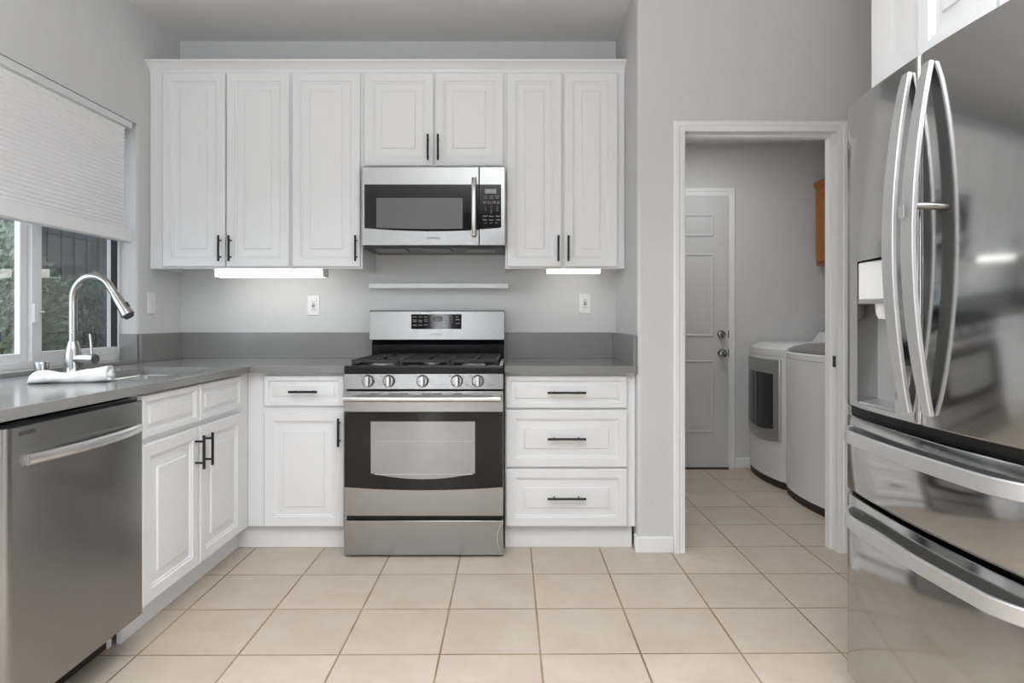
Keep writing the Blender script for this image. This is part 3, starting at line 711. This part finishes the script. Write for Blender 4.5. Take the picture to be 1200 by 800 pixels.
# ------------------------------------------------------------------ window shade
bl = thing('window_shade', 'white woven cellular shade half lowered over the window', 'shade', (-2.0, 2.3, 2.15))
build('headrail', MB().box(-2.03, WL-.001, 1.28, 3.31, 2.118, 2.152), 'vinyl', bl, bevel=.003)
fab = MB(); zz = 2.118; pts = []; nfold = 26; dz = (2.118-1.612)/nfold
fr_ = []
for i in range(nfold+1):
    z_ = 2.118-i*dz; fr_.append((-1.992, z_))
    if i < nfold: fr_.append((-1.987, z_-dz/2))
bk_ = [(-2.016 if k % 2 == 0 else -2.021, z_) for k, (x_, z_) in enumerate(fr_)]
fab.loft([[(x_, 1.29, z_) for x_, z_ in fr_+bk_[::-1]], [(x_, 3.272, z_) for x_, z_ in fr_+bk_[::-1]]])
build('fabric', fab, 'shade', bl, smooth=20)
build('bottom_rail', MB().box(-2.02, WL-.004, 1.28, 3.312, 1.531, 1.600), 'shade', bl, bevel=.006)
build('lift_fold', MB().box(-2.018, WL-.010, 1.29, 3.29, 1.600, 1.613), 'shade', bl, bevel=.003)

# ------------------------------------------------------------------ refrigerator
FY0, FYM, FY1 = 1.135, 1.553, 1.962
fr = thing('refrigerator', 'large stainless french-door refrigerator with two freezer drawers', 'refrigerator', (1.4, 1.55, 0))
def fxp(y):
    c = (y-FYM)/(FY1-FYM); x = .984+.030*c*c
    return x
def fxe(y, e0, e1):
    x = fxp(y)
    for d, r in ((y-e0, .010 if e0 > FYM else .022), (e1-y, .010 if e1 < FYM else .030)):
        if d < r: x += r*(1-math.sqrt(max(0, 1-((r-d)/r)**2)))
    return x
def ysamp(a, b_, r=.018, n=10, extra=()):
    r2 = .030 if b_ > FYM else r
    s_ = [a+r*(1-math.cos(math.radians(90*i/5))) for i in range(6)]+[b_-r2*(1-math.cos(math.radians(90*i/5))) for i in range(6)]
    s_ += [a+r+(b_-a-2*r)*i/n for i in range(1, n)]+list(extra)
    s_ = sorted(s_); out = [s_[0]]
    for v_ in s_[1:]:
        if v_-out[-1] > .0008: out.append(v_)
    return out
XBK = 1.055
build('case', MB().box(XBK+.006, 1.80, FY0+.006, FY1-.006, .06, 1.765), 'grey_plastic', fr)
build('kick_grille', MB().box(XBK+.03, 1.78, FY0+.02, FY1-.02, .0, .06), 'rubber', fr)
def curved(a, b_, z0, z1, hole=None, rnd=(1, 1)):
    ex = hole[:2] if hole else ()
    ys = ysamp(a, b_, extra=ex); zs = [z0, z0+.002, z0+.006, z1-.006, z1-.002, z1]+(list(hole[2:]) if hole else [])
    zs = sorted(zs); m = MB(); g_ = {}
    def xx(y, z):
        o_ = 0
        for dz_ in (z-z0, z1-z):
            if dz_ < .006: o_ = .006*(1-math.sqrt(max(0, 1-((.006-dz_)/.006)**2)))
        return fxe(y, a, b_)+o_
    for i, y in enumerate(ys):
        for j, z in enumerate(zs): g_[i, j] = m.bm.verts.new((xx(y, z), y, z))
    for i in range(len(ys)-1):
        for j in range(len(zs)-1):
            if hole and hole[0]-1e-4 <= ys[i] and ys[i+1] <= hole[1]+1e-4 and hole[2]-1e-4 <= zs[j] and zs[j+1] <= hole[3]+1e-4: continue
            m.face([g_[i, j], g_[i+1, j], g_[i+1, j+1], g_[i, j+1]])
    for e in list(m.bm.edges):
        if e.is_boundary:
            p, q = e.verts; inner = hole and all(hole[0]-.001 <= v_.co.y <= hole[1]+.001 and hole[2]-.001 <= v_.co.z <= hole[3]+.001 for v_ in (p, q))
            xb = XBK+.04 if inner else XBK
            a_, b2 = m.bm.verts.new((xb, q.co.y, q.co.z)), m.bm.verts.new((xb, p.co.y, p.co.z))
            m.face([p, q, a_, b2])
    for v_ in [v_ for v_ in m.bm.verts if not v_.link_faces]: m.bm.verts.remove(v_)
    return m
HZ = 1.30
ld = build('door', curved(FYM+.003, FY1, .874, 1.7755, hole=(1.656, 1.866, .889, HZ)), 'dark_steel', fr, smooth=40)
rd = build('door', curved(FY0, FYM-.003, .874, 1.7755), 'dark_steel', fr, smooth=40)
f1 = build('freezer_drawer', curved(FY0, FY1, .622, .846), 'dark_steel', fr, smooth=40)
f2 = build('freezer_drawer', curved(FY0, FY1, .062, .610), 'dark_steel', fr, smooth=40)
build('door_edge_strip', MB().box(.9885, XBK, FYM-.0015, FYM+.0015, .876, 1.773), 'bright', ld)
build('gasket', MB().box(1.03, XBK+.008, FY0+.01, FY1-.01, .845, .876).box(1.03, XBK+.008, FY0+.01, FY1-.01, .608, .624), 'rubber', fr)
# dispenser
dp = build('dispenser', MB().box(XBK+.038, XBK+.044, 1.652, 1.870, .885, HZ+.004), 'dispenser', ld)
build('ice_chute_cover', MB().box(1.000, 1.085, 1.668, 1.858, 1.187, 1.2955), 'plastic', dp, bevel=.004)
build('chute_lip', MB().box(.998, 1.086, 1.668, 1.858, 1.176, 1.188), 'grey_plastic', dp, bevel=.002)
build('ice_spout', MB().lathe([(0, 0), (.034, 0), (.031, .03), (.025, .044), (0, .046)], (1.040, 1.775, 1.178), (0, 0, -1)), 'plastic', dp)
build('paddle', MB().prism([(1.06, 1.14), (1.066, 1.14), (1.088, 1.02), (1.08, 1.02)], 'y', 1.735, 1.81), 'grey_plastic', dp)
build('drip_tray', MB().prism([(1.004, .889), (1.004, .895), (1.094, .908), (1.094, .889)], 'y', 1.658, 1.864), 'bright', dp)
# door handles, bowed away from the doors
def vhandle(par, y, ztop, zbot, bow):
    n_ = 24; path = []
    for i in range(n_+1):
        f = i/n_; s_ = math.sin(math.pi*f)**.85
        path.append((fxp(y)-.004-bow*s_, y, ztop+(zbot-ztop)*f))
    ws = [.030+.018*math.sin(math.pi*i/n_)**.5 for i in range(n_+1)]
    m = MB().strap(path, (0, 1, 0), ws, .012)
    h_ = build('handle', m, 'handle_alloy', par, smooth=28)
    if par is rd:
        x_ = fxp(y); build('handle_post', MB().tube([(x_-bow+.006, y, 1.400), (x_+.002, y, 1.400)], .009, 14), 'nickel', h_)
    return h_
vhandle(ld, 1.594, 1.742, .902, .046)
hh_ = vhandle(rd, 1.512, 1.738, .905, .048)
build('badge', MB().box(.9170, .9215, 1.509, 1.526, 1.372, 1.402), 'grey_plastic', hh_)
def hhandle(par, z):
    n_ = 30; path = []; a, b_ = FY1-.058, FY0+.05
    for i in range(n_+1):
        f = i/n_; y = a+(b_-a)*f; s_ = min(1, math.sin(math.pi*f)*2.6)**.55
        path.append((fxp(y)-.002-.046*s_, y, z))
    m = MB().strap(path, (0, 0, 1), .036, .012)
    h_ = build('handle', m, 'handle_alloy', par, smooth=28)
    return h_
hhandle(f1, .800); hhandle(f2, .562)

# cabinet above the refrigerator
oc = thing('wall_cabinet', 'white cabinet hung above the refrigerator', 'cabinet', (1.1, 1.55, 1.80))
build('carcass', MB().box(1.105, 1.978, 1.10, 1.974, 1.80, 2.70), 'white', oc, bevel=.0012)
build('filler_panel', MB().panel((1.105, 1.726, 1.80), Y_, Z, -X, .247, .90, [(0, -.001), (0, .0), (.004, .004), (.105, .004), (.112, .001), (.1135, .001)]), 'white', oc)
for a, c in ((1.445, 1.722), (1.12, 1.435)):
    build('door', front_x(MB(), a, c, 1.815, 2.66, 1.085, 1, -1), 'white', oc)

# ------------------------------------------------------------------ washer, dryer, oak cabinet
def xfront(y, a, b_, x=1.797, bow=.043):
    c = (y-(a+b_)/2)/((b_-a)/2); return x-bow*(1-c*c)
def outline(a, b_, z, back=2.63, inset=0, n=16, r=.012):
    pts = [(back, a, z)]+[(xfront(a+(b_-a)*i/n, a, b_)+inset+(.008 if i in (0, n) else 0), a+(b_-a)*i/n, z) for i in range(n+1)]+[(back, b_, z)]
    return pts
def colpanel(a, b_, ya_, yb_, zlo, zhi, t0, t1, n=16):
    m = MB(); F = []; B = []
    for i in range(n+1):
        y = ya_+(yb_-ya_)*i/n; s_ = min(i, n-i)/n
        lo, hi = zlo(y), zhi(y); xo = xfront(y, a, b_)
        F.append([(xo-t1, y, lo), (xo-t1, y, hi)]); B.append([(xo-t0, y, lo), (xo-t0, y, hi)])
    m.loft([[f_[0], f_[1], b2[1], b2[0]] for f_, b2 in zip(F, B)])
    return m
def laundry(name, label, cat, a, b_):
    t = thing(name, label, cat, (2.2, (a+b_)/2, 0))
    build('base', MB().loft([outline(a+.004, b_-.004, 0.0, inset=.006), outline(a+.004, b_-.004, .05, inset=.006)]), 'rubber', t)
    bd = build('body', MB().loft([outline(a, b_, .05), outline(a, b_, .884)]), 'appliance', t, smooth=40)
    return t, bd
# dryer
a, b_ = 4.245, 4.884
t, bd = laundry('clothes_dryer', 'white clothes dryer with a dark window in its silver-framed door', 'dryer', a, b_)
build('top_cap', MB().loft([outline(a, b_, .886), outline(a, b_, .93), outline(a, b_, .942, inset=.01), outline(a, b_, .966, inset=.075), outline(a, b_, .97, inset=.10)]), 'appliance', t, smooth=25)
cu = lambda ya_, yb_, s_, m_: (lambda y: s_+(m_-s_)*(1-((y-(ya_+yb_)/2)/((yb_-ya_)/2))**2))
dd = build('door', colpanel(a, b_, 4.288, 4.852, cu(4.288, 4.852, .318, .290), lambda y: .862, .0, .010), 'frame_silver', t, bevel=.006)
build('door_window', colpanel(a, b_, 4.352, 4.812, cu(4.352, 4.812, .392, .372), lambda y: .765, .006, .0115), 'gloss_black', dd)
build('door_rim', colpanel(a, b_, 4.276, 4.288, lambda y: .312, lambda y: .868, .0, .016, 2), 'bright', dd, bevel=.003)
build('console', MB().loft([[(2.27, y_, .968), (2.63, y_, .968), (2.63, y_, 1.17), (2.43, y_, 1.17)] for y_ in (a+.01, b_-.004)]), 'appliance', t, bevel=.004)
build('control_fascia', MB().loft([[(2.325, y_, 1.042), (2.35, y_, 1.03), (2.425, y_, 1.135), (2.40, y_, 1.145)] for y_ in (a+.05, b_-.03)]), 'grey_plastic', t)
# washer
a, b_ = 3.60, 4.238
t, bd = laundry('washing_machine', 'white top-load washing machine with a grey glass lid beside the dryer', 'washer', a, b_)
build('top_cap', MB().loft([outline(a, b_, .886), outline(a, b_, .918), outline(a, b_, .926, inset=.006), outline(a, b_, .968, inset=.10), outline(a, b_, .972, inset=.14)]), 'appliance', t, smooth=25)
# lid: rounded grey glass band wrapping the slope
def lidloop(off, z, a2, b2, n=16):
    return [(xfront(y, a, b_)+off+.10*max(0, abs(2*(i/n)-1)-.80)**1.5, y, z) for i in range(n+1) for y in [a2+(b2-a2)*i/n]]
lm = MB(); L0 = lidloop(.004, .908, a+.03, b_-.02); L1 = lidloop(.010, .938, a+.02, b_-.012); L2 = lidloop(.045, .960, a+.025, b_-.016); L3 = lidloop(.13, .979, a+.04, b_-.03)
bk = lambda Lp: [(2.20, p[1], p[2]) for p in reversed(Lp)]
L4 = [(2.20, p[1], .979) for p in L3]
R_ = [L0, L1, L2, L3, L4]
lm.loft(R_, cap=False, closed=False)
lo = build('lid', lm, 'lid_glass', t, smooth=60)
so_ = lo.modifiers.new('thickness', 'SOLIDIFY'); so_.thickness = .012; so_.offset = -1
build('console', MB().loft([[(2.30, y_, .97), (2.63, y_, .97), (2.63, y_, 1.13), (2.44, y_, 1.13)] for y_ in (a+.01, b_-.01)]), 'appliance', t, bevel=.004)
# oak wall cabinet over the machines
ok = thing('oak_cabinet', 'honey oak wall cabinet hung in the laundry room', 'cabinet', (2.5, 4.3, 1.54))
a, b_, xo = 3.60, 4.86, 2.297
build('carcass', MB().box(xo, 2.659, a, b_, 1.54, 2.15), 'oak', ok, bevel=.002)
for c, d_ in ((4.44, 4.825), (4.035, 4.42), (3.62, 4.015)):
    build('door', front_x(MB(), c, d_, 1.565, 2.105, xo-.02, .9, -1), 'oak', ok)
build('crown', MB().prism([(xo+.005, 2.125), (xo-.005, 2.13), (xo-.014, 2.16), (xo-.014, 2.172), (2.659, 2.172), (2.659, 2.15), (xo+.005, 2.15)], 'y', a, b_+.01), 'oak', ok)

# ------------------------------------------------------------------ outside the window
struct('ground', MB().box(-12, -2.2, -3, 14, -.25, -.15), 'soil')
fm = MB()
fm.box(-6.3, -6.2, 2, 13, -.15, 3.4)
yy = 2.0
while yy < 12.9:
    fm.box(-6.2, -6.185, yy, yy+.02, -.15, 3.4); yy += .26
struct('wall_neighbour', fm, 'siding')
def shrub(label, cx, cy, rx, ry, h, n, seed, m='leaf'):
    rnd = random.Random(seed)
    t = thing('shrub', label, 'shrub', (cx, cy, -.15), 'shrubs outside the window')
    st = MB()
    for k in range(6):
        a = k*1.05+rnd.random(); st.tube([(cx+.05*math.cos(a), cy+.05*math.sin(a), -.15), (cx+rx*.35*math.cos(a), cy+ry*.35*math.sin(a), h*.45), (cx+rx*.7*math.cos(a), cy+ry*.7*math.sin(a), h*.8)], [.02, .014, .006], 6)
    build('stem', st, 'bark', t)
    bm = bmesh.new()
    for _ in range(n):
        u = rnd.uniform(-1, 1); th = rnd.uniform(0, 2*math.pi); rr = rnd.uniform(.45, 1)**.5*(1+.13*math.sin(5*th+cx)*math.cos(4*u*2))
        s_ = (1-abs(u)**2.6)**.5; rr = min(rr, 1.0)
        p = V((cx+rx*rr*s_*math.cos(th), cy+ry*rr*s_*math.sin(th), -.1+h*(.5+.5*u*rr)))
        d = V((s_*math.cos(th)+rnd.uniform(-.8, .8), s_*math.sin(th)+rnd.uniform(-.8, .8), u*.6+rnd.uniform(-.3, .9))).normalized()
        w = d.cross(V((rnd.uniform(-1, 1), rnd.uniform(-1, 1), rnd.uniform(-1, 1)))).normalized(); nn = d.cross(w)
        L_ = rnd.uniform(.045, .085); wd = L_*.26
        q = [p, p+d*L_*.45+w*wd+nn*.004, p+d*L_, p+d*L_*.45-w*wd+nn*.004]
        vs_ = [bm.verts.new(c) for c in q]; bm.faces.new(vs_)
    me = bpy.data.meshes.new('foliage'); 
    off = ORG[t.name]; bmesh.ops.translate(bm, vec=-off, verts=bm.verts)
    bm.to_mesh(me); bm.free(); me.materials.append(M[m])
    o = bpy.data.objects.new('foliage', me); C.objects.link(o); o.parent = t; o['kind'] = 'stuff'
shrub('tall leafy shrub outside the open sliding half of the window', -3.75, 4.40, .58, .50, 1.95, 6500, 1, 'leaf_pale')
shrub('low leafy shrub outside the fixed pane behind the faucet', -3.70, 5.62, .60, .52, 1.62, 6500, 2)
shrub('dark leafy shrub beyond the faucet at the far end of the window', -3.65, 6.85, .6, .54, 1.62, 6000, 3)
